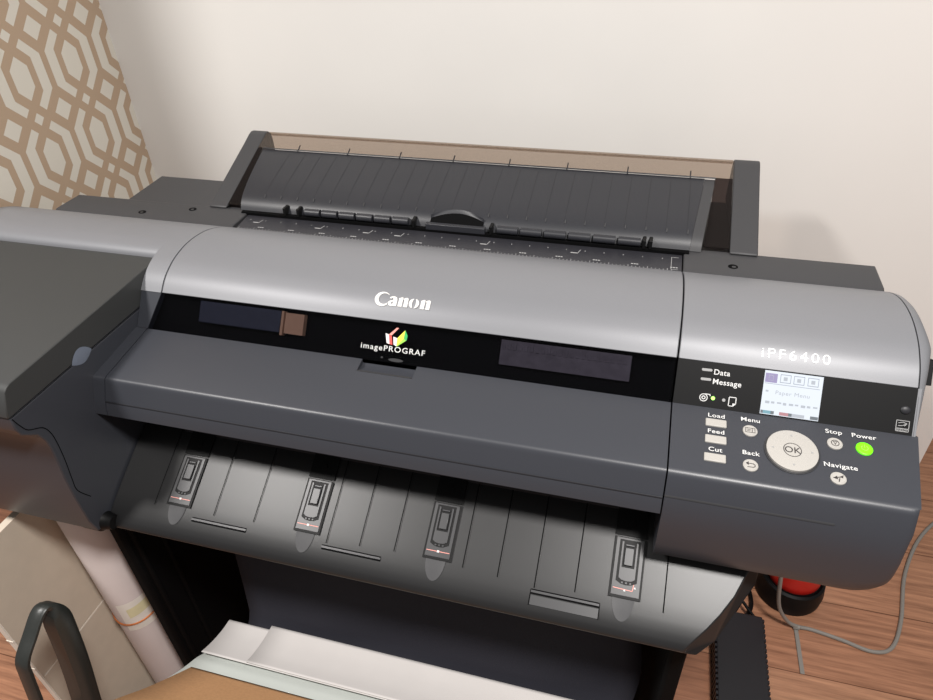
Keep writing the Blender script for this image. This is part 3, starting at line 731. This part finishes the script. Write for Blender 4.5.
sheet('print_sheet', [(.4945, .4340), (.470, .4365), (.444, .4435), (.4225, .4535)], -.494, .060, 'paper', 'upper white print sheet lying set back to the right in the catch basket', 'paper', .0016)
sheet('kraft_sheet', [(.387, .4735), (.360, .496), (.324, .5275), (.295, .557), (.25, .60)], lambda y: -.5585-.20*(.387-y), .07, 'kraft', 'brown kraft cardboard sheet at the bottom edge on the white boards', 'cardboard', .003)

# ------------------------------------------------------------------ left: white board, paper roll, handle
wb = thing('flat_carton', (-.856, .42, 0), 'tall flat off-white carton standing on edge left of the paper roll', 'carton')
bm = BM(); box(bm, -.8625, -.8500, .357, .520, 0, .3630); box(bm, -.8625, -.8500, .357, .520, .3640, .646); link('panel', bm, 'carton', wb, smooth=0)
bm = BM(); box(bm, -.8615, -.8507, .3545, .3569, .0, .646)
for z in (.54, .47, .39): box(bm, -.8630, -.8500, .3538, .3569, z, z+.004)
link('front_edge', bm, 'edge', wb, smooth=0)
bm = BM(); box(bm, -.8499, -.8494, .359, .520, .3622, .3650); link('crease', bm, 'edge', wb, smooth=0)

rl = thing('paper_roll', (-.800, .530, 0), 'white paper roll with a rubber band standing beside the printer stand', 'paper roll')
bm = BM(); lathe(bm, -.800, .530, [(.030, .0), (.0475, .0), (.0482, .004), (.0482, .660), (.047, .664), (.030, .664)], 56); link('roll_body', bm, 'roll', rl, smooth=40)
bm = BM(); secs = []
for q in range(49):
    a = 2*math.pi*q/48; r = .0493; z = .352+.016*math.sin(a+.4)
    secs.append([(-.800+(r+.0016*math.cos(t))*math.cos(a), .530+(r+.0016*math.cos(t))*math.sin(a), z+.0018*math.sin(t)) for t in [2*math.pi*k/8 for k in range(8)]])
loft(bm, secs, caps=False); link('rubber_band', bm, 'band', rl, smooth=60)
bm = BM()
def patch(a0, a1, z0, z1, mi, r=.0486, sk=0.):
    n = 12
    V = [[bm.verts.new((-.800+r*math.cos(a0+(a1-a0)*q/n), .530+r*math.sin(a0+(a1-a0)*q/n), z+sk*q/n)) for q in range(n+1)] for z in (z0, z1)]
    for q in range(n): face(bm, [V[0][q], V[0][q+1], V[1][q+1], V[1][q]], mi)
patch(-1.5, .1, .318, .395, 0, .0486, .02); patch(-1.2, -.1, .358, .382, 1, .0489, .02)
link('paper_label', bm, ['label', 'label_tint'], rl, smooth=60)

hd = thing('loop_handle', (-.70, .30, 0), 'black plastic loop handle standing in front of the off-white carton', 'handle')
def strap(bm, pts, w, t, mi=0):
    pts = [Vector(p) for p in pts]; secs = []
    for i, p in enumerate(pts):
        d = (pts[min(i+1, len(pts)-1)]-pts[max(i-1, 0)]).normalized(); nn = X.cross(d).normalized()
        ww = w[i] if isinstance(w, list) else w; tt = t[i] if isinstance(t, list) else t
        c = .25
        secs.append([p+X*(ww/2*sx)+nn*(tt/2*sn_) for sx, sn_ in ((-1, -1+c*2), (-1+c, -1), (1-c, -1), (1, -1+c*2), (1, 1-c*2), (1-c, 1), (-1+c, 1), (-1, 1-c*2))])
    loft(bm, secs, mi)
HP = crom([(a+.010, b, c-(.012 if c > .4 else 0)) for a, b, c in [(-.700, .165, .02), (-.700, .235, .40), (-.700, .262, .535), (-.700, .276, .605), (-.700, .283, .630), (-.700, .305, .648), (-.699, .327, .6655), (-.697, .338, .667), (-.694, .3425, .655), (-.692, .338, .625), (-.690, .326, .56), (-.689, .310, .49), (-.688, .275, .33), (-.688, .20, .02)]], 4)
bm = BM(); n = len(HP)
strap(bm, HP, [.020+.008*max(0, min(1, (i/n-.55)/.12)) for i in range(n)], [.008+.019*max(0, min(1, (i/n-.55)/.10)) for i in range(n)])
link('grip', bm, 'handle', hd, smooth=50)
bm = BM(); box(bm, -.711, -.680, .255, .300, .435, .455); link('cross_piece', bm, 'black', hd, bevel=.003)
bm = BM(); box(bm, -.74, -.65, .12, .26, 0, .022); link('base', bm, 'black', hd, bevel=.006)

# ------------------------------------------------------------------ right: canister, power unit, leads
cn = thing('red_canister', (.430, 1.085, 0), 'red canister with black base on the floor under the right end of the printer', 'canister')
bm = BM(); lathe(bm, .430, 1.085, [(.02, 0), (.066, 0), (.072, .006), (.0735, .03), (.069, .062), (.064, .066), (.059, .060), (.02, .058)], 48); link('base', bm, 'black', cn, smooth=40)
bm = BM(); lathe(bm, .430, 1.085, [(.02, .0585), (.054, .0585), (.058, .066), (.059, .085), (.059, .28), (.052, .31), (.02, .325)], 48); link('body', bm, 'canred', cn, smooth=40)

pu = thing('power_unit', (.312, .80, 0), 'long matt black power unit with ribbed sides lying on the floor beside the stand foot', 'power unit')
bm = BM(); PX0, PX1, PY0, PY1, PH_ = .258, .362, .52, .965, .050
prism(bm, [(PY0, 0), (PY1, 0), (PY1, PH_-.004), (PY1-.004, PH_), (PY0+.004, PH_), (PY0, PH_-.004)], PX0+.004, PX1-.004); link('housing', bm, 'dark', pu, bevel=.001)
y = PY0+.006
while y < PY1-.006:
    for xa, xb in ((PX0, PX0+.005), (PX1-.005, PX1)):
        bm = BM(); box(bm, xa, xb, y, y+.006, .002, PH_-.001); link('side_rib', bm, 'dark', pu, smooth=0)
    y += .0115
bm = BM()
tube(bm, [(.300, .967, .026), (.314, .992, .034), (.322, 1.004, .033), (.334, .990, .030), (.352, .967, .026)], .0036, 10)
tag(link('power_lead', bm, 'black', None), 'thin black lead arching out and back into the far end of the power unit', 'cable')
bm = BM()
tube(bm, [(.311, .967, .014), (.333, .984, .012), (.3455, 1.01, .009), (.3475, 1.04, .006), (.341, 1.08, .0048), (.32, 1.2, .0048)], .0045, 10)
tag(link('power_lead', bm, 'black', None), 'thicker black lead running from the power unit past the red canister', 'cable')
bm = BM()
tube(bm, [(.335, 1.196, .62), (.335, 1.15, .61), (.333, 1.04, .53), (.334, .95, .42), (.352, .945, .25), (.378, .962, .11), (.412, .978, .035), (.440, .985, .010), (.472, .988, .0045), (.530, .978, .0045), (.590, .965, .0045), (.632, .985, .0045), (.665, 1.06, .0045), (.700, 1.19, .0045), (.765, 1.32, .0045), (.86, 1.42, .0045), (1.0, 1.5, .0045)], .0042, 10, 0, 6)
gc = tag(link('grey_cable', bm, 'cable', None), 'grey cable curving across the wooden floor right of the printer', 'cable')
bm = BM(); obox(bm, Vector((.4395, .987, .0)), Vector((1, .02, 0)), Vector((.02, -1, 0)), Vector((0, 0, 1)), (-.0045, .004, .0005), (.0045, .108, .0035)); tube(bm, [(.432, .985, .0075), (.446, .985, .0075)], .0058, 10, 0, 1)
ct = link('cable_tie', bm, 'cable', gc, bevel=.001)

# ------------------------------------------------------------------ light
def lamp(name, loc, power, size, col=(1, .965, .93)):
    l = bpy.data.lights.new(name, 'AREA'); l.energy = power; l.shape = 'DISK'; l.size = size; l.color = col
    o = bpy.data.objects.new(name, l); COL.objects.link(o); o.location = loc; return o
lamp('ceiling_lamp', (-1.3, -.10, 2.45), 42, .3)
lamp('ceiling_lamp', (.46, -.12, 2.45), 50, .3)
w = bpy.data.worlds.new('room_air'); SC.world = w; w.use_nodes = True
bg = w.node_tree.nodes['Background']; bg.inputs['Color'].default_value = (1, .985, .97, 1); bg.inputs['Strength'].default_value = .23

# ------------------------------------------------------------------ camera
cam = bpy.data.cameras.new('camera'); co = bpy.data.objects.new('camera', cam); COL.objects.link(co)
cam.sensor_width = 36; cam.lens = 36*680/933; cam.clip_start = .01
Rm = Matrix(((.96494942, .12827834, -.22894822), (.25992436, -.5875584, .7662992), (-.03622086, -.79894918, -.6003068)))
rx, ry, rz = Rm.col[0], Rm.col[1], Rm.col[2]
mw = Matrix.Identity(4)
for i in range(3): mw[i][0] = rx[i]; mw[i][1] = -ry[i]; mw[i][2] = -rz[i]
mw[0][3], mw[1][3], mw[2][3] = 0, 0, 1.43
co.matrix_world = mw
SC.camera = co
SC.view_settings.view_transform = 'Standard'; SC.view_settings.look = 'None'; SC.view_settings.gamma = 1; SC.view_settings.exposure = 0
SC.view_settings.use_curve_mapping = False
